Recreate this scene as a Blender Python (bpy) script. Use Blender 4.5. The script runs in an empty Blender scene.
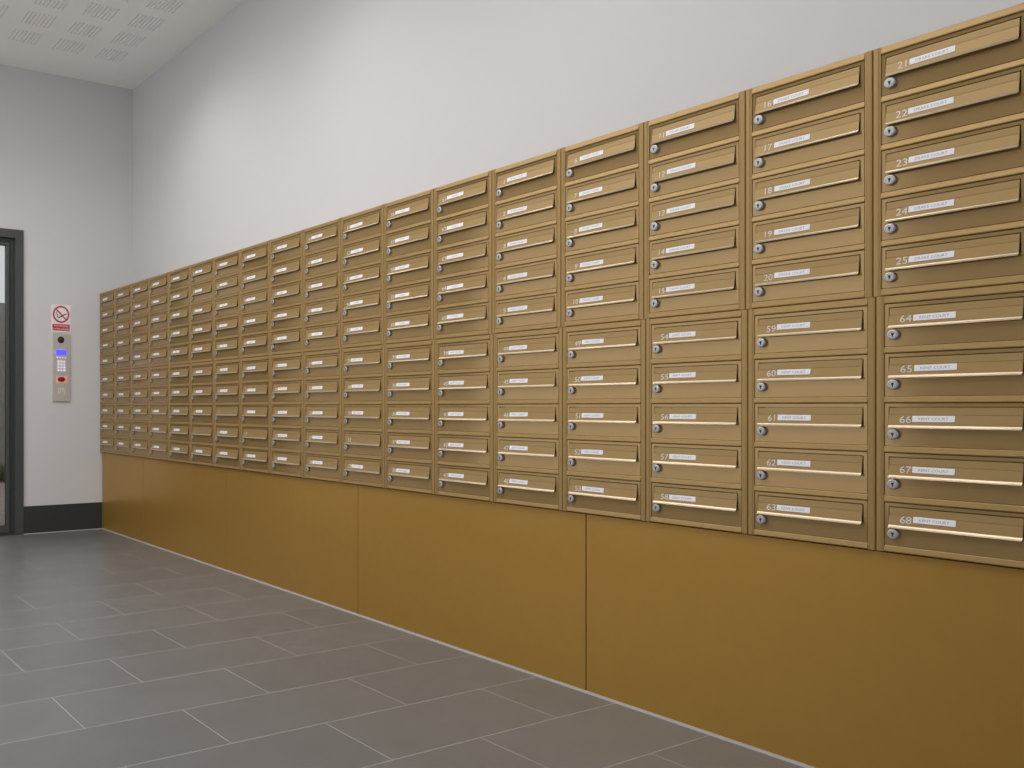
import bpy, math, random
from mathutils import Matrix, Vector
random.seed(7)
C = bpy.context.scene.collection
scene = bpy.context.scene
R = math.radians

# ------------------------------------------------------------------ camera
cam_data = bpy.data.cameras.new('camera')
cam = bpy.data.objects.new('camera', cam_data)
C.objects.link(cam)
cam.location = (-2.2703, 0.0, 0.8923)
cam.rotation_euler = (R(90), 0, R(-30.105))
cam_data.sensor_width = 36.0
cam_data.lens = 880.49 * 36.0 / 1024.0
cam_data.shift_x = (512 - 251.76) / 1024.0      # the photo is an off-centre crop with upright verticals
cam_data.shift_y = (406.64 - 384) / 1024.0
cam_data.clip_start = 0.02
scene.camera = cam

# ------------------------------------------------------------------ world, lights, exposure
world = bpy.data.worlds.new('world')
scene.world = world
world.use_nodes = True
wn = world.node_tree.nodes
wn['Background'].inputs['Color'].default_value = (0.96, 0.98, 1.0, 1)
wn['Background'].inputs['Strength'].default_value = 0.75
vs = scene.view_settings
vs.view_transform = 'Standard'
vs.look = 'None'
vs.gamma = 1.0
vs.use_curve_mapping = False
vs.exposure = 0.0


def spot(x, y, watts, half=52, blend=0.55, z=3.235, size=0.05, col=(1.0, 0.985, 0.99)):
    d = bpy.data.lights.new('downlight_lamp', 'SPOT')
    d.energy = watts
    d.spot_size = R(half * 2)
    d.spot_blend = blend
    d.shadow_soft_size = size
    d.color = col
    o = bpy.data.objects.new('downlight_lamp', d)
    o.location = (x, y, z)
    C.objects.link(o)
    return o


def area(loc, rot, sx, sy, watts, col=(1, 1, 1)):
    d = bpy.data.lights.new('fill_lamp', 'AREA')
    d.shape = 'RECTANGLE'
    d.size, d.size_y = sx, sy
    d.energy = watts
    d.color = col
    o = bpy.data.objects.new('fill_lamp', d)
    o.location = loc
    o.rotation_euler = rot
    C.objects.link(o)
    return o


for yy, pw in ((4.80, 40), (3.30, 29), (1.80, 22), (0.3, 16)):
    spot(-0.50, yy, pw, half=76, blend=0.9, size=0.20)
for yy, pw in ((4.8, 95), (3.2, 55), (1.6, 42)):
    spot(-2.2, yy, pw, half=76, blend=0.9, size=0.25)
area((-1.8, 2.9, 3.22), (0, 0, 0), 1.8, 3.6, 62, (1.0, 0.99, 0.99))              # soft overhead fill added to even out the walls, no known fitting
area((-1.9, -2.15, 1.7), (R(90), 0, 0), 2.8, 2.6, 29, (0.90, 0.955, 1.0))       # cool fill added before the solid front wall, lifts the near boxes
area((-3.5, 4.2, 1.5), (R(90), 0, R(-90)), 3.4, 2.4, 26, (0.97, 0.985, 1.0))    # another added fill, along the windowless left wall

# ------------------------------------------------------------------ dimensions (metres)
YB = 6.130            # back wall
XW = 0.259            # right wall (plaster)
ZC = 3.258            # ceiling
XL, YF = -3.6, -2.3   # left wall, front wall
W = 0.2992            # column pitch of the mailboxes
Z0, Z1, Z2 = 0.5600, 1.1460, 1.7190   # lower bank bottom, junction, upper bank top
HB = {'upper': Z2 - Z1, 'lower': Z1 - Z0}
DW, DH = 0.2636, 0.0979   # door of one mailbox
SIZES = {'upper': (0.0952, 0.0155, 0.0178, 0.0172), 'lower': (0.0979, 0.0155, 0.0190, 0.0155)}   # door height, rail, top rail, bottom rail
HP = (W - DW) / 2     # half post


# ------------------------------------------------------------------ materials
def mat(name, col, rough=0.5, metal=0.0, spec=0.5, noise=0.0, nscale=40, bump=0.0, bscale=200, emit=None, estr=0.0, stretch=(1, 1, 1), aniso=0.0):
    m = bpy.data.materials.new(name)
    m.use_nodes = True
    nt = m.node_tree
    b = nt.nodes['Principled BSDF']
    b.inputs['Base Color'].default_value = (*col, 1)
    b.inputs['Roughness'].default_value = rough
    b.inputs['Metallic'].default_value = metal
    b.inputs['Specular IOR Level'].default_value = spec
    if emit:
        b.inputs['Emission Color'].default_value = (*emit, 1)
        b.inputs['Emission Strength'].default_value = estr
    if noise or bump:
        tc = nt.nodes.new('ShaderNodeTexCoord')
        mp = nt.nodes.new('ShaderNodeMapping')
        mp.inputs['Scale'].default_value = stretch
        nt.links.new(tc.outputs['Object'], mp.inputs['Vector'])
    if noise:
        n = nt.nodes.new('ShaderNodeTexNoise')
        n.inputs['Scale'].default_value = nscale
        n.inputs['Detail'].default_value = 3
        nt.links.new(mp.outputs['Vector'], n.inputs['Vector'])
        r = nt.nodes.new('ShaderNodeMapRange')
        r.inputs['To Min'].default_value = 1 - noise
        r.inputs['To Max'].default_value = 1 + noise
        nt.links.new(n.outputs['Fac'], r.inputs['Value'])
        v = nt.nodes.new('ShaderNodeVectorMath')
        v.operation = 'SCALE'
        v.inputs[0].default_value = col
        nt.links.new(r.outputs['Result'], v.inputs['Scale'])
        nt.links.new(v.outputs['Vector'], b.inputs['Base Color'])
    if bump:
        n2 = nt.nodes.new('ShaderNodeTexNoise')
        n2.inputs['Scale'].default_value = bscale
        nt.links.new(mp.outputs['Vector'], n2.inputs['Vector'])
        bp = nt.nodes.new('ShaderNodeBump')
        bp.inputs['Strength'].default_value = bump
        bp.inputs['Distance'].default_value = 0.002
        nt.links.new(n2.outputs['Fac'], bp.inputs['Height'])
        nt.links.new(bp.outputs['Normal'], b.inputs['Normal'])
    return m


M = {}
M['wall'] = mat('wall_paint', (0.61, 0.60, 0.60), 0.85, noise=0.012, nscale=3, bump=0.05, bscale=260)
M['ceiling'] = mat('ceiling_plaster', (0.88, 0.87, 0.84), 0.9)
M['void'] = mat('acoustic_felt', (0.30, 0.30, 0.29), 0.95, noise=0.1)
M['bronze_flap'] = mat('anodised_bronze_flap', (0.325, 0.210, 0.076), 0.42, 0.32, noise=0.04, nscale=60, stretch=(1, 0.12, 3))
M['bronze'] = mat('anodised_bronze', (0.325, 0.208, 0.078), 0.12, 0.40, noise=0.04, nscale=60, stretch=(1, 0.12, 3))
M['lip_highlight'] = mat('bronze_lip_highlight', (0.49, 0.395, 0.27), 0.30, 0.6, noise=0.04, nscale=60, stretch=(1, 0.12, 3))  # paler bronze, paints the ceiling-light highlight onto the flap lip
M['bronze_frame'] = mat('anodised_bronze_frame', (0.33, 0.210, 0.072), 0.40, 0.4, noise=0.05, nscale=60, stretch=(1, 1, 0.2))
M['panel'] = mat('bronze_sheet', (0.41, 0.228, 0.043), 0.28, 0.45, noise=0.04, nscale=26, bump=0.02, bscale=300)
M['casing'] = mat('bronze_casing', (0.25, 0.17, 0.08), 0.5, 0.5, noise=0.03)
M['dark'] = mat('dark_void', (0.02, 0.02, 0.02), 0.9)
M['chrome'] = mat('lock_chrome', (0.46, 0.46, 0.47), 0.45, 0.8)
M['keyhole'] = mat('keyhole_dark', (0.015, 0.015, 0.02), 0.6)
M['plate'] = mat('white_plate', (0.81, 0.80, 0.82), 0.4)
M['text'] = mat('plate_lettering', (0.30, 0.29, 0.36), 0.6)
M['number'] = mat('number_vinyl', (0.66, 0.65, 0.62), 0.5)
M['charcoal'] = mat('charcoal_paint', (0.055, 0.058, 0.056), 0.45, noise=0.06, nscale=12)
M['base'] = mat('charcoal_baseboard', (0.028, 0.031, 0.032), 0.4, noise=0.08, nscale=12)
M['seal'] = mat('pale_sealant', (0.30, 0.29, 0.28), 0.6, noise=0.05)
M['steel'] = mat('brushed_steel', (0.64, 0.62, 0.60), 0.38, 0.6, noise=0.05, nscale=30, stretch=(1, 8, 1))
M['black'] = mat('black_plastic', (0.015, 0.017, 0.015), 0.25)
M['lens'] = mat('camera_glass', (0.05, 0.055, 0.05), 0.12)
M['display'] = mat('blue_display', (0.02, 0.02, 0.1), 0.3, emit=(0.030, 0.022, 1.0), estr=4.5)
M['key'] = mat('white_keys', (0.85, 0.84, 0.9), 0.4, emit=(0.75, 0.72, 1.0), estr=0.25)
M['redlit'] = mat('red_lit_surround', (0.75, 0.3, 0.28), 0.4, emit=(1.0, 0.30, 0.28), estr=0.28)
M['redbtn'] = mat('dark_red_button', (0.16, 0.02, 0.02), 0.4)
M['mark'] = mat('yellow_reader_mark', (0.85, 0.85, 0.52), 0.5)
M['signwhite'] = mat('sign_white', (0.82, 0.78, 0.79), 0.35)
M['signred'] = mat('sign_red', (0.50, 0.045, 0.065), 0.4)
M['signblack'] = mat('sign_black', (0.05, 0.06, 0.05), 0.4)
M['pave'] = mat('outdoor_paving', (0.30, 0.25, 0.22), 0.9, noise=0.15, nscale=4)
M['grass'] = mat('outdoor_grass', (0.05, 0.075, 0.025), 0.9, noise=0.4, nscale=30)
M['outwall'] = mat('outdoor_wall', (0.26, 0.255, 0.24), 0.9, noise=0.35, nscale=6, bump=0.4, bscale=20)


def floor_mat():
    m = bpy.data.materials.new('floor_tile')
    m.use_nodes = True
    nt = m.node_tree
    b = nt.nodes['Principled BSDF']
    tc = nt.nodes.new('ShaderNodeTexCoord')
    mp = nt.nodes.new('ShaderNodeMapping')
    mp.inputs['Location'].default_value = (0.2466, -2.0449, 0)
    nt.links.new(tc.outputs['Object'], mp.inputs['Vector'])
    br = nt.nodes.new('ShaderNodeTexBrick')
    br.offset = 0.5
    br.offset_frequency = 2
    br.squash = 1.0
    br.inputs['Color1'].default_value = (0.136, 0.134, 0.133, 1)
    br.inputs['Color2'].default_value = (0.148, 0.146, 0.144, 1)
    br.inputs['Mortar'].default_value = (0.31, 0.30, 0.29, 1)
    br.inputs['Scale'].default_value = 1.0
    br.inputs['Mortar Size'].default_value = 0.0017
    br.inputs['Mortar Smooth'].default_value = 0.15
    br.inputs['Brick Width'].default_value = 0.6
    br.inputs['Row Height'].default_value = 0.3
    nt.links.new(mp.outputs['Vector'], br.inputs['Vector'])
    n = nt.nodes.new('ShaderNodeTexNoise')
    n.inputs['Scale'].default_value = 6
    n.inputs['Detail'].default_value = 5
    nt.links.new(tc.outputs['Object'], n.inputs['Vector'])
    r = nt.nodes.new('ShaderNodeMapRange')
    r.inputs['To Min'].default_value = 0.9
    r.inputs['To Max'].default_value = 1.1
    nt.links.new(n.outputs['Fac'], r.inputs['Value'])
    v = nt.nodes.new('ShaderNodeVectorMath')
    v.operation = 'SCALE'
    nt.links.new(br.outputs['Color'], v.inputs[0])
    nt.links.new(r.outputs['Result'], v.inputs['Scale'])
    nt.links.new(v.outputs['Vector'], b.inputs['Base Color'])
    mx = nt.nodes.new('ShaderNodeMapRange')
    mx.inputs['To Min'].default_value = 0.33
    mx.inputs['To Max'].default_value = 0.8
    nt.links.new(br.outputs['Fac'], mx.inputs['Value'])
    nt.links.new(mx.outputs['Result'], b.inputs['Roughness'])
    bp = nt.nodes.new('ShaderNodeBump')
    bp.inputs['Strength'].default_value = 0.4
    bp.inputs['Distance'].default_value = 0.001
    bp.invert = True
    nt.links.new(br.outputs['Fac'], bp.inputs['Height'])
    nt.links.new(bp.outputs['Normal'], b.inputs['Normal'])
    return m


M['floor'] = floor_mat()


def glass_mat():
    m = bpy.data.materials.new('door_glass')
    m.use_nodes = True
    nt = m.node_tree
    for n in list(nt.nodes):
        if n.type == 'BSDF_PRINCIPLED':
            nt.nodes.remove(n)
    out = nt.nodes['Material Output']
    tr = nt.nodes.new('ShaderNodeBsdfTransparent')
    tr.inputs['Color'].default_value = (0.90, 0.905, 0.90, 1)
    gl = nt.nodes.new('ShaderNodeBsdfGlossy')
    gl.inputs['Roughness'].default_value = 0.03
    fr = nt.nodes.new('ShaderNodeFresnel')
    fr.inputs['IOR'].default_value = 1.45
    mx = nt.nodes.new('ShaderNodeMixShader')
    nt.links.new(fr.outputs['Fac'], mx.inputs['Fac'])
    nt.links.new(tr.outputs['BSDF'], mx.inputs[1])
    nt.links.new(gl.outputs['BSDF'], mx.inputs[2])
    nt.links.new(mx.outputs['Shader'], out.inputs['Surface'])
    return m


M['glass'] = glass_mat()


# ------------------------------------------------------------------ mesh helpers
class MB:
    def __init__(self):
        self.v, self.f = [], []

    def add(self, vs, fs):
        n = len(self.v)
        self.v += [tuple(p) for p in vs]
        self.f += [tuple(i + n for i in f) for f in fs]
        return self

    def box(self, x0, x1, y0, y1, z0, z1, ch=0.0):
        if ch <= 0:
            vs = [(x, y, z) for x in (x0, x1) for y in (y0, y1) for z in (z0, z1)]
            return self.add(vs, [(0, 1, 3, 2), (4, 6, 7, 5), (0, 4, 5, 1), (2, 3, 7, 6), (0, 2, 6, 4), (1, 5, 7, 3)])
        import bmesh
        bm = bmesh.new()
        bmesh.ops.create_cube(bm, size=1)
        for q in bm.verts:
            q.co = Vector(((x0 + x1) / 2 + q.co.x * (x1 - x0), (y0 + y1) / 2 + q.co.y * (y1 - y0), (z0 + z1) / 2 + q.co.z * (z1 - z0)))
        bmesh.ops.bevel(bm, geom=list(bm.edges), offset=ch, segments=2, affect='EDGES', profile=0.5)
        bm.verts.index_update()
        self.add([q.co[:] for q in bm.verts], [[q.index for q in f.verts] for f in bm.faces])
        bm.free()
        return self

    def prism(self, prof, fn, a, b):
        """closed profile swept from a to b; fn(p, q, t) -> xyz"""
        n = len(prof)
        vs = [fn(p, q, a) for p, q in prof] + [fn(p, q, b) for p, q in prof]
        fs = [(i, (i + 1) % n, n + (i + 1) % n, n + i) for i in range(n)]
        fs += [tuple(range(n - 1, -1, -1)), tuple(range(n, 2 * n))]
        return self.add(vs, fs)

    def lathe(self, prof, fn, seg=24):
        """prof = [(r, h)] ; fn(x, y, h) -> xyz"""
        n = len(prof)
        vs = []
        for k in range(seg):
            a = 2 * math.pi * k / seg
            for r, h in prof:
                vs.append(fn(r * math.cos(a), r * math.sin(a), h))
        fs = []
        for k in range(seg):
            k2 = (k + 1) % seg
            for i in range(n - 1):
                fs.append((k * n + i, k2 * n + i, k2 * n + i + 1, k * n + i + 1))
        fs.append(tuple(k * n + n - 1 for k in range(seg)))
        fs.append(tuple(k * n for k in range(seg - 1, -1, -1)))
        return self.add(vs, fs)

    def mesh(self, name, m, smooth=None):
        me = bpy.data.meshes.new(name)
        me.from_pydata(self.v, [], self.f)
        import bmesh
        bm = bmesh.new()
        bm.from_mesh(me)
        bmesh.ops.recalc_face_normals(bm, faces=bm.faces)
        bm.to_mesh(me)
        bm.free()
        me.materials.append(m)
        if smooth:
            for p in me.polygons:
                p.use_smooth = True
            me.set_sharp_from_angle(angle=R(smooth))
        return me


def link(name, me, parent=None, loc=None):
    o = bpy.data.objects.new(name, me)
    C.objects.link(o)
    if parent:
        o.parent = parent
    if loc:
        o.location = loc
    return o


def struct(name, me, parent=None):
    o = link(name, me, parent)
    if not parent:
        o['kind'] = 'structure'
    return o


def thing(name, label, cat, loc, group=None):
    o = bpy.data.objects.new(name, None)
    o.empty_display_size = 0.05
    C.objects.link(o)
    o.location = loc
    tag(o, label, cat, group)
    return o


def tag(o, label, cat, group=None):
    o['label'] = label
    o['category'] = cat
    if group:
        o['group'] = group


_text = {}


def text_mesh(s, m, height, width=None):
    """flat lettering in its own XY plane, centred, cap height given"""
    key = (s, m.name, height, width)
    if key in _text:
        return _text[key]
    cu = bpy.data.curves.new('lettering', 'FONT')
    cu.body = s
    cu.size = 1
    cu.align_x = 'CENTER'
    cu.resolution_u = 3
    tmp = bpy.data.objects.new('lettering_source', cu)
    C.objects.link(tmp)
    bpy.context.view_layer.update()
    dg = bpy.context.evaluated_depsgraph_get()
    me = bpy.data.meshes.new_from_object(tmp.evaluated_get(dg))
    bpy.data.objects.remove(tmp)
    bpy.data.curves.remove(cu)
    xs = [q.co.x for q in me.vertices]
    ys = [q.co.y for q in me.vertices]
    sy = height / (max(ys) - min(ys))
    sx = width / (max(xs) - min(xs)) if width else sy
    cx, cy = (max(xs) + min(xs)) / 2, (max(ys) + min(ys)) / 2
    for q in me.vertices:
        q.co = ((q.co.x - cx) * sx, (q.co.y - cy) * sy, 0)
    me.materials.clear()
    me.materials.append(m)
    me.name = 'lettering'
    _text[key] = me
    return me


# ------------------------------------------------------------------ the room shell
struct('floor', MB().box(XL - 0.1, XW + 0.1, YF - 0.1, YB + 0.06, -0.1, 0).mesh('floor', M['floor']))
struct('wall_right', MB().box(XW, XW + 0.12, YF - 0.12, YB + 0.15, 0, ZC + 0.25).mesh('wall', M['wall']))
struct('wall_left', MB().box(XL - 0.12, XL, YF - 0.12, YB + 0.15, 0, ZC + 0.25).mesh('wall', M['wall']))
struct('wall_front', MB().box(XL - 0.12, XW + 0.12, YF - 0.12, YF, 0, ZC + 0.25).mesh('wall', M['wall']))
DX0, DX1, DZ = -1.62, -0.5655, 2.123     # outer edges of the door frame
wb = MB()
wb.box(DX1 - 0.01, XW, YB, YB + 0.15, 0, ZC + 0.25)
wb.box(XL, DX0 + 0.01, YB, YB + 0.15, 0, ZC + 0.25)
wb.box(DX0 + 0.01, DX1 - 0.01, YB, YB + 0.15, DZ - 0.01, ZC + 0.25)
struct('wall_back', wb.mesh('wall', M['wall']))

# perforated plasterboard ceiling: blocks of 8 x 8 square holes
def ceiling():
    hole, pitch = 0.0108, 0.0235
    half = (7 * pitch + hole) / 2
    xc = [-0.112 - 0.2925 * j for j in range(12)]
    yc = [5.60 - 0.29 * k for k in range(17)]

    def lines(cs, lo, hi):
        L = [(lo, 0)]
        for c in sorted(cs):
            for i in range(8):
                a = c - half + i * pitch
                L.append((a, 1))
                L.append((a + hole, 0))
        L.append((hi, 0))
        return L
    X = lines(xc, XL, XW)
    Y = lines(yc, YF, YB)
    vs = [(x, y, ZC) for x, _ in X for y, _ in Y]
    ny = len(Y)
    fs = []
    for i in range(len(X) - 1):
        for j in range(ny - 1):
            if X[i][1] and Y[j][1]:
                continue
            fs.append((i * ny + j, i * ny + j + 1, (i + 1) * ny + j + 1, (i + 1) * ny + j))
    me = bpy.data.meshes.new('ceiling')
    me.from_pydata(vs, [], fs)
    me.materials.append(M['ceiling'])
    o = struct('ceiling', me)
    so = o.modifiers.new('board_thickness', 'SOLIDIFY')
    so.thickness = 0.0125
    so.offset = 1.0 if me.polygons[0].normal.z > 0 else -1.0
    link('felt_backing', MB().box(XL - 0.05, XW + 0.05, YF - 0.05, YB + 0.05, ZC + 0.06, ZC + 0.09).mesh('felt', M['void']), o)
    return o


ceiling()

# baseboard on the back wall and pale sealant beads at the floor
bb = struct('baseboard_back', MB().box(DX1 + 0.001, 0.011, YB - 0.014, YB, 0.004, 0.1942, 0.0015).mesh('baseboard', M['base']))
link('sealant_bead', MB().prism([(0, 0), (0.007, 0), (0.003, 0.004), (0, 0.005)], lambda p, q, t: (t, YB - 0.014 - p, q), DX1, 0.004).mesh('bead', M['seal']), bb)
struct('trim_1', MB().prism([(0, 0), (0.008, 0), (0.003, 0.005), (0, 0.006)], lambda p, q, t: (0.0125 - p, t, q), 0.6, YB - 0.014).mesh('bead', M['seal']))

# glazed entrance door in the back wall
def door():
    d = struct('door_1', None)
    d.location = (0, 0, 0)
    y0 = YB - 0.018
    f = MB()
    fw = 0.0587
    f.box(DX1 - fw, DX1, y0, YB + 0.12, 0, DZ, 0.002)
    f.box(DX0, DX0 + fw, y0, YB + 0.12, 0, DZ, 0.002)
    f.box(DX0 + fw, DX1 - fw, y0, YB + 0.12, DZ - 0.060, DZ, 0.002)
    link('door_frame', f.mesh('door_frame', M['charcoal']), d)
    s = MB()
    a, b = DX0 + fw, DX1 - fw
    # stop rebate, then the leaf
    s.box(b - 0.027, b, YB + 0.008, YB + 0.11, 0.012, DZ - 0.06)
    s.box(a, a + 0.027, YB + 0.008, YB + 0.11, 0.012, DZ - 0.06)
    s.box(a + 0.027, b - 0.027, YB + 0.008, YB + 0.11, DZ - 0.082, DZ - 0.06)
    link('door_stop', s.mesh('door_stop', M['base']), d)
    l = MB()
    a2, b2 = a + 0.029, b - 0.029
    l.box(b2 - 0.022, b2, YB + 0.018, YB + 0.07, 0.014, DZ - 0.084, 0.002)
    l.box(a2, a2 + 0.022, YB + 0.018, YB + 0.07, 0.014, DZ - 0.084, 0.002)
    l.box(a2 + 0.022, b2 - 0.022, YB + 0.018, YB + 0.07, DZ - 0.106, DZ - 0.084)
    l.box(a2 + 0.022, b2 - 0.022, YB + 0.018, YB + 0.07, 0.014, 0.066)
    link('door_leaf', l.mesh('door_leaf', M['charcoal']), d)
    link('glass_pane', MB().box(a2 + 0.02, b2 - 0.02, YB + 0.040, YB + 0.048, 0.06, DZ - 0.10).mesh('glass', M['glass']), d)
    link('threshold', MB().box(DX0, DX1, YB - 0.012, YB + 0.13, 0.0, 0.012).mesh('threshold', M['base']), d)


door()

# outside, seen through the door glass
struct('ground', MB().box(-9, 7, YB + 0.06, 16, -0.12, -0.004).mesh('ground', M['pave']))
struct('wall_outside', MB().box(-9, 7, 11.6, 11.9, -0.05, 2.25).mesh('outside_wall', M['outwall']))
gm = MB()
rg = random.Random(3)
for i in range(5000):
    x, y = rg.uniform(-5.5, 1.5), rg.uniform(10.4, 11.5)
    h, a = rg.uniform(0.06, 0.22), rg.uniform(0, 6.28)
    dx, dy = 0.012 * math.cos(a), 0.012 * math.sin(a)
    gm.add([(x - dx, y - dy, -0.004), (x + dx, y + dy, -0.004), (x + dy * 4, y - dx * 4, h)], [(0, 1, 2)])
go = link('grass_strip', gm.mesh('grass', M['grass']))
tag(go, 'dark green grass strip outside beyond the glazed door', 'grass')
go['kind'] = 'stuff'

# ------------------------------------------------------------------ bronze panels under the mailboxes
seams = [YB - 0.0145, 5.365, 4.217, 3.032, 1.856, 0.68]
plab = ['narrow bronze panel under the mailboxes, in the corner beside the dark baseboard',
        'bronze panel under the mailboxes, second from the back corner',
        'bronze panel under the mailboxes, middle one of the five',
        'wide bronze panel under the mailboxes, left of the dark open seam',
        'large bronze panel under the mailboxes nearest the viewer, right of the dark open seam']
struct('trim_2', MB().box(0.030, XW, 0.66, YB, 0.0, Z0 - 0.001).mesh('plinth', M['dark']))
for i in range(5):
    g = 0.003
    y1 = seams[i] - (0.0016 if i else 0)
    y0 = seams[i + 1] + g * 0.5
    p = link('bronze_panel', MB().box(0.0125, 0.0290, y0, y1, 0.003, Z0 - 0.003, 0.0012).mesh('panel', M['panel']))
    tag(p, plab[i], 'panel', 'bronze panels under the mailboxes')

# ------------------------------------------------------------------ mailboxes
# local frame of one mailbox: origin at the middle of the door's lower edge, -x towards the room,
# u to the viewer's right (= -y), v down from the door's top edge, o outwards
def L(u, v, o):
    return (-o, -(u - DW / 2), DH - v)


def door_mesh(DB):
    m = MB()
    G = 0.0007
    t = 0.003
    ou0, ou1, ov0, ov1 = 0.0083, DW - 0.0083, 0.0083, 0.0500    # letter slot
    def pl(u0, u1, v0, v1):
        m.box(-0.0, t, -(u1 - DW / 2), -(u0 - DW / 2), DH - v1, DH - v0)
    pl(G, DW - G, G, ov0)
    pl(G, DW - G, ov1, DB - G)
    pl(G, ou0, ov0, ov1)
    pl(ou1, DW - G, ov0, ov1)
    # shallow tray behind the slot
    m.box(0.0165, 0.0180, -(DW / 2 - 0.004), DW / 2 - 0.004, 0.03, DH - 0.003)
    m.box(t, 0.0165, -(DW / 2 - 0.004), DW / 2 - 0.004, DH - 0.006, DH - 0.004)
    m.box(t, 0.0165, -(DW / 2 - 0.004), DW / 2 - 0.004, 0.036, 0.038)
    return m.mesh('door', M['bronze'])


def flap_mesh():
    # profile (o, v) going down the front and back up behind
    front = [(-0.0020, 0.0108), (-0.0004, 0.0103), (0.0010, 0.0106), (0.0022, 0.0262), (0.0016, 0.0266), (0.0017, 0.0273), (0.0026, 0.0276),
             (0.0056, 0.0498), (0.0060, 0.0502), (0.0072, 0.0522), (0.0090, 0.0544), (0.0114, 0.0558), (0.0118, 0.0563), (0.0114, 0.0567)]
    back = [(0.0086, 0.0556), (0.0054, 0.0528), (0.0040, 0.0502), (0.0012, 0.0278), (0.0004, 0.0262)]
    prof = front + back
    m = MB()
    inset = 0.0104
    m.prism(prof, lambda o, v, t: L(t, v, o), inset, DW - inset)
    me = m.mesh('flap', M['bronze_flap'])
    me.materials.append(M['lip_highlight'])          # paler, shinier lip: the overhead highlight is put into its colour
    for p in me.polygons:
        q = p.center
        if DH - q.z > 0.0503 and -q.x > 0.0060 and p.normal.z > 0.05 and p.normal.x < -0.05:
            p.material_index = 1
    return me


LU, LV = 0.0194, 0.0708


def lock_mesh():
    m = MB()
    prof = [(0.0116, 0.0), (0.0118, 0.006), (0.0113, 0.0078), (0.0100, 0.0086), (0.0082, 0.0089), (0.0078, 0.0082), (0.0070, 0.0082), (0.0068, 0.0087)]
    m.lathe(prof, lambda x, y, h: (-h, -x, y), 28)
    return m.mesh('lock', M['chrome'], smooth=35)


def keyhole_mesh():
    m = MB()
    m.lathe([(0.0030, 0.0086), (0.0030, 0.0090)], lambda x, y, h: (-h, -x, y + 0.0012), 16)
    m.box(-0.0090, -0.0086, -0.0013, 0.0013, -0.0052, 0.0005)
    return m.mesh('keyhole', M['keyhole'])


def plate_mesh(w, h=0.0140):
    return MB().box(-w / 2, w / 2, -h / 2, h / 2, 0, 0.0010, 0.0004).mesh('name_plate', M['plate'])


TILT = math.atan((0.0056 - 0.0026) / (0.0498 - 0.0276))


def flap_matrix(u, v, lift=0.0):
    """placement on the sloping face of the flap"""
    o = 0.0026 + (v - 0.0276) * math.tan(TILT) + lift
    s, c = math.sin(TILT), math.cos(TILT)
    p = L(u, v, o)
    return Matrix(((0, s, -c, p[0]), (-1, 0, 0, p[1]), (0, c, s, p[2]), (0, 0, 0, 1)))


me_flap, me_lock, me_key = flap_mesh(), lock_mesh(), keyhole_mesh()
me_door = {k: door_mesh(SIZES[k][0]) for k in SIZES}
me_plate = {'upper': plate_mesh(0.0860), 'lower': plate_mesh(0.0800)}
ORD = ['zeroth', 'first', 'second', 'third', 'fourth', 'fifth', 'sixth', 'seventh', 'eighth', 'ninth']
ROW = ['', 'top', 'second', 'middle', 'fourth', 'bottom']
NOPLATE = {('lower', 6, 4), ('lower', 7, 3), ('lower', 8, 4), ('lower', 11, 4)}


def colname(c):
    if c == 18:
        return 'nearest column'
    if c >= 10:
        return ORD[19 - c] + ' column from the near end'
    if c == 1:
        return 'column in the back corner'
    return ORD[c] + ' column from the back corner'


proto = None
jr = random.Random(11)
for c in range(1, 19):
    yc = YB - W * (c - 0.5)
    for bank, zb in (('upper', Z1), ('lower', Z0)):
        shift = -0.0062 if bank == 'lower' else 0.0      # the lower units sit a touch further right
        for r in range(1, 6):
            dh, rail_h, top_h, bot_h = SIZES[bank]
            zdoor = zb + HB[bank] - top_h - DH - (r - 1) * (dh + rail_h)
            if bank == 'upper':
                n = 5 * (c - 14) + r
                word = 'DRAKE COURT'
                legible = c >= 14
            else:
                n = 5 * c - 27 + r
                word = 'KENT COURT'
                legible = c >= 14
            if n < 1:
                n = 5 * (c - 1) + r + (65 if bank == 'lower' else 0)
                word = 'COURT'
            if legible:
                lab = 'bronze mailbox numbered %d, %s row, %s bank, %s' % (n, ROW[r], bank, colname(c))
            elif (bank, c, r) in NOPLATE:
                lab = 'bronze mailbox without name plate, %s row, %s bank, %s' % (ROW[r], bank, colname(c))
            else:
                lab = 'bronze mailbox, %s row of the %s bank, %s' % (ROW[r], bank, colname(c))
            t = thing('mailbox', lab, 'mailbox', (0, yc + shift, zdoor), 'mailboxes in the %s bank' % bank)
            link('door', me_door[bank], t)
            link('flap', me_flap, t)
            lk = link('lock', me_lock, t, L(LU, LV, 0.0))
            link('keyhole', me_key, lk)
            if not lk.get('label'):
                lk['label'] = 'round chrome lock'
            du, dv, an = jr.uniform(-0.002, 0.002), jr.uniform(-0.0012, 0.0012), jr.uniform(-0.012, 0.012)
            if (bank, c, r) not in NOPLATE:
                pw = 0.086 if bank == 'upper' else 0.080
                pu = (0.0560 if bank == 'upper' else 0.0577) + pw / 2 + du
                pl = link('name_plate', me_plate[bank], t)
                pl.matrix_local = flap_matrix(pu + 0.0008, 0.0350 + dv) @ Matrix.Rotation(an, 4, 'Z')
                pl['label'] = 'small white name plate'
                tw = 0.062 if word == 'DRAKE COURT' else 0.0565 if word == 'KENT COURT' else 0.034
                tx = link('lettering', text_mesh(word, M['text'], 0.0058, tw), pl)
                tx.location = (0, 0, 0.00115)
            nu = link('number', text_mesh(str(n), M['number'], 0.0160, None if '1' in str(n) else 0.0225 if n > 9 else 0.010), t)
            nu.matrix_local = flap_matrix(0.0441 + du * 0.4 if bank == 'lower' else 0.0426 + du * 0.4, 0.0366, 0.0004)
            nu['label'] = 'pale vinyl house number'

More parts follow.
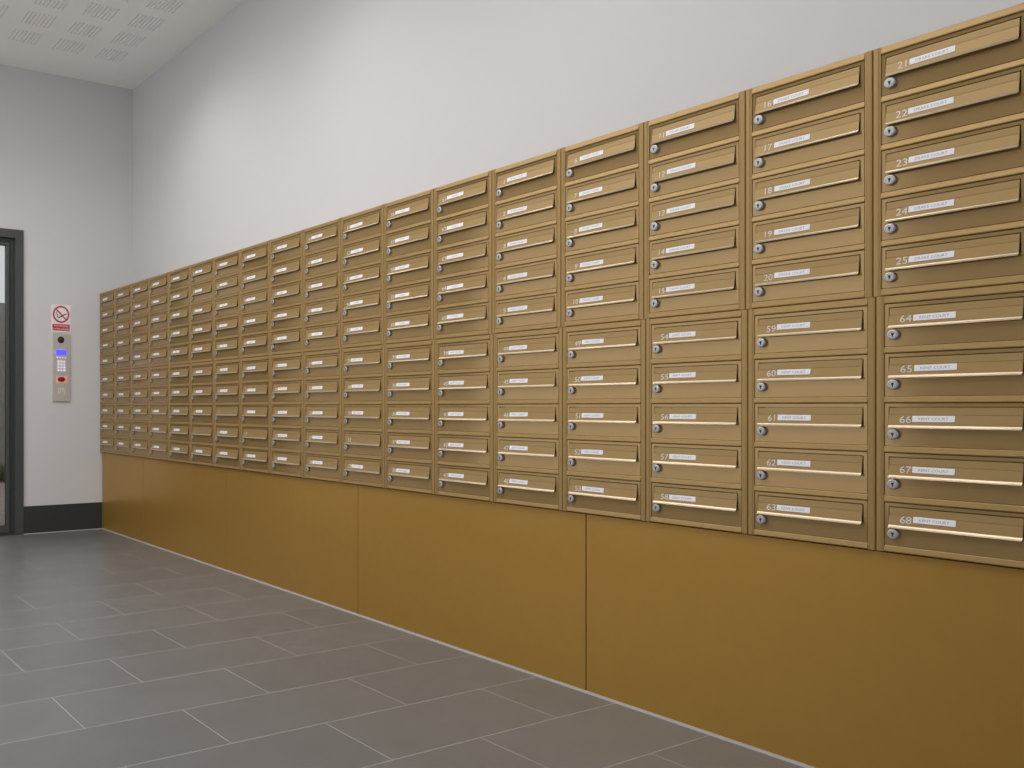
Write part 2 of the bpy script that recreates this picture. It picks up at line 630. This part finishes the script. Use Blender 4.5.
# ------------------------------------------------------------------ cabinet frames, one per column of five boxes
def frame_mesh(HB, DHb, RAIL, TOP, BOT):
    m = MB()
    # posts, profile (u from outer edge, o)
    post = [(0.0005, -0.019), (0.0005, -0.0005), (0.0022, 0.0022), (0.0070, 0.0026), (HP - 0.0062, 0.0026), (HP - 0.0046, 0.0012), (HP - 0.0008, 0.0008), (HP - 0.0004, -0.019)]
    m.prism(post, lambda u, o, t: (-o, W / 2 - u, t), 0.0004, HB - 0.0004)
    m.prism(post, lambda u, o, t: (-o, -(W / 2 - u), t), 0.0004, HB - 0.0004)
    def rail(vtop, h):
        pr = [(-0.019, 0.0004), (-0.0002, 0.0004), (0.0006, 0.0016), (0.0026, h - 0.0034), (0.0018, h - 0.0012), (-0.0004, h - 0.0004), (-0.019, h - 0.0004)]
        m.prism(pr, lambda o, v, t: (-o, t, HB - vtop - v), -(DW / 2 + 0.0003), DW / 2 + 0.0003)
    rail(0, TOP)
    for k in range(4):
        rail(TOP + DHb + k * (DHb + RAIL), RAIL)
    rail(HB - BOT, BOT)
    return m.mesh('frame', M['bronze_frame'])


def casing_mesh(HB):
    m = MB()
    m.box(0.0195, XW - 0.001, -(W / 2 - 0.0006), W / 2 - 0.0006, 0.0006, HB - 0.0006)
    return m.mesh('casing', M['casing'])


me_frame, me_case = {k: frame_mesh(HB[k], *SIZES[k]) for k in SIZES}, {k: casing_mesh(HB[k]) for k in SIZES}
for c in range(1, 19):
    yc = YB - W * (c - 0.5)
    for bank, zb in (('upper', Z1), ('lower', Z0)):
        shift = -0.0062 if bank == 'lower' else 0.0
        if bank == 'lower' and c == 1:
            pass
        t = thing('mailbox_cabinet', 'bronze frame around five mailboxes of the %s bank, %s' % (bank, colname(c)), 'cabinet',
                  (0, yc + shift, zb), 'cabinet frames of the %s bank' % bank)
        link('frame', me_frame[bank], t)
        link('casing', me_case[bank], t)

# ------------------------------------------------------------------ no smoking sign on the back wall
def on_back(x, z, d):
    """axes for flat things on the back wall: X right, Y up, Z towards the room"""
    return Matrix(((1, 0, 0, x), (0, 0, -1, YB - d), (0, 1, 0, z), (0, 0, 0, 1)))


def sign():
    w, h = 0.1415, 0.1950
    t = thing('no_smoking_sign', 'white and red no smoking sign above the steel entry panel', 'sign', (-0.2930, YB, 1.4250))
    inv = t.matrix_basis.inverted()

    def put(name, me, x, z, d, par=None):
        o = link(name, me, t)
        o.matrix_local = Matrix(((1, 0, 0, x), (0, 0, -1, -d), (0, 1, 0, z), (0, 0, 0, 1)))
        return o
    put('board', MB().box(-w / 2, w / 2, 0, h, 0, 0.003, 0.001).mesh('board', M['signwhite']), 0, 0, 0)
    # ring
    def ring(r0, r1, z):
        m = MB()
        n = 48
        vs = []
        for k in range(n):
            a = 2 * math.pi * k / n
            for r in (r0, r1):
                vs.append((r * math.cos(a), r * math.sin(a), z))
                vs.append((r * math.cos(a), r * math.sin(a), z - 0.0004))
        fs = []
        for k in range(n):
            a, b = 4 * k, 4 * ((k + 1) % n)
            fs += [(a, b, b + 2, a + 2), (a + 1, a + 3, b + 3, b + 1), (a, a + 1, b + 1, b), (a + 2, b + 2, b + 3, a + 3)]
        return m.add(vs, fs)
    rg_ = ring(0.0490, 0.0610, 0)
    # slash from upper left to lower right
    a = R(-45)
    ux, uy = math.cos(a), math.sin(a)
    px, py = -uy, ux
    q = []
    for s, e in ((-1, -1), (1, -1), (1, 1), (-1, 1)):
        q.append((ux * s * 0.052 + px * e * 0.0050, uy * s * 0.052 + py * e * 0.0050))
    rg_.add([(x, y, 0.0006) for x, y in q] + [(x, y, 0.0002) for x, y in q], [(0, 1, 2, 3), (7, 6, 5, 4), (0, 4, 5, 1), (1, 5, 6, 2), (2, 6, 7, 3), (3, 7, 4, 0)])
    put('prohibition_ring', rg_.mesh('ring', M['signred']), 0, 0.1265, 0.0040)
    # cigarette and smoke
    cg = MB()

    def bar(x0, y0, x1, y1, wd):
        dx, dy = x1 - x0, y1 - y0
        l = math.hypot(dx, dy)
        nx, ny = -dy / l * wd / 2, dx / l * wd / 2
        p = [(x0 + nx, y0 + ny), (x1 + nx, y1 + ny), (x1 - nx, y1 - ny), (x0 - nx, y0 - ny)]
        cg.add([(x, y, 0.0002) for x, y in p] + [(x, y, -0.0002) for x, y in p], [(0, 1, 2, 3), (7, 6, 5, 4), (0, 4, 5, 1), (1, 5, 6, 2), (2, 6, 7, 3), (3, 7, 4, 0)])
    bar(-0.020, -0.026, 0.024, -0.002, 0.0085)
    bar(0.026, -0.0008, 0.040, 0.0068, 0.0085)
    pts = [(-0.022, -0.022), (-0.030, -0.012), (-0.024, -0.004), (-0.033, 0.004), (-0.038, 0.012), (-0.030, 0.018)]
    for (x0, y0), (x1, y1) in zip(pts, pts[1:]):
        bar(x0, y0, x1, y1, 0.0045)
    put('cigarette_symbol', cg.mesh('cigarette', M['signblack']), 0, 0.1265, 0.0038)
    put('red_band', MB().box(-0.0635, 0.0635, -0.0235, 0.0235, -0.0003, 0.0003).mesh('band', M['signred']), 0, 0.0330, 0.0034)
    put('lettering', text_mesh('No smoking', M['signwhite'], 0.0165, 0.098), 0, 0.0440, 0.0041)
    put('lettering', text_mesh('in these premises', M['signwhite'], 0.0155, 0.119), 0, 0.0215, 0.0041)


sign()


# ------------------------------------------------------------------ door entry panel
def entry():
    w, h = 0.1290, 0.4870
    t = thing('door_entry_panel', 'tall steel door entry panel with blue screen and keypad on white wall', 'intercom', (-0.2940, YB, 0.9292))

    def put(name, me, x, z, d, par=None):
        o = link(name, me, par or t)
        o.matrix_local = Matrix(((1, 0, 0, x), (0, 0, -1, -d), (0, 1, 0, z), (0, 0, 0, 1))) if not par else Matrix.Translation((x, z, d))
        return o
    put('face_plate', MB().box(-w / 2, w / 2, 0, h, 0, 0.012, 0.0025).mesh('face_plate', M['steel']), 0, 0, 0)
    cm = put('camera_window', MB().lathe([(0.0240, 0), (0.0240, 0.003), (0.0215, 0.0045), (0.0205, 0.0035)], lambda x, y, z: (x, y, z), 32).mesh('camera_window', M['black'], 30), -0.003, 0.4390, 0.012)
    put('lens', MB().lathe([(0.0100, 0), (0.0090, 0.003), (0.0055, 0.0045), (0.002, 0.005)], lambda x, y, z: (x, y, z), 24).mesh('lens', M['lens'], 60), 0, 0, 0.0036, cm)
    dp = put('display', MB().box(-0.0375, 0.0375, -0.0185, 0.0185, 0, 0.0015, 0.0005).mesh('display', M['display']), 0.000, 0.3485, 0.012)
    dp['label'] = 'glowing blue screen'
    km = MB().box(-0.0075, 0.0075, -0.0075, 0.0075, 0, 0.004, 0.0012).mesh('key', M['key'])
    fm = MB().box(-0.0062, 0.0062, -0.0045, 0.0045, 0, 0.003, 0.001).mesh('key', M['key'])
    for i in range(4):
        put('function_key', fm, -0.029 + i * 0.0193, 0.3120, 0.012)
    for j in range(4):
        for i in range(3):
            put('key', km, -0.0215 + i * 0.0215, 0.2850 - j * 0.0210, 0.012)
    sm = put('button_surround', MB().box(-0.0395, 0.0395, -0.0240, 0.0240, 0, 0.0015, 0.0005).mesh('surround', M['redlit']), 0.000, 0.1580, 0.012)
    sm['label'] = 'red lit square surround'
    bt = MB()
    bt.lathe([(1, 0), (0.98, 0.6), (0.85, 1.0)], lambda x, y, z: (x * 0.0285, y * 0.0180, 0.0015 + z * 0.005), 28)
    put('exit_button', bt.mesh('exit_button', M['redbtn'], 50), 0, 0, 0, sm)
    mk = MB()
    mk.box(-0.0225, 0.0225, 0.0280, 0.0320, 0, 0.0006)
    mk.box(-0.0225, -0.0190, -0.0130, 0.0280, 0, 0.0006)
    mk.box(0.0190, 0.0225, -0.0130, 0.0280, 0, 0.0006)
    mk.box(-0.0050, 0.0130, 0.0180, 0.0210, 0, 0.0006)
    mk.box(-0.0080, -0.0050, -0.0020, 0.0210, 0, 0.0006)
    mk.box(-0.0110, 0.0110, -0.0310, -0.0285, 0, 0.0006)
    put('reader_mark', mk.mesh('reader_mark', M['mark']), 0.0, 0.0620, 0.0121)


entry()
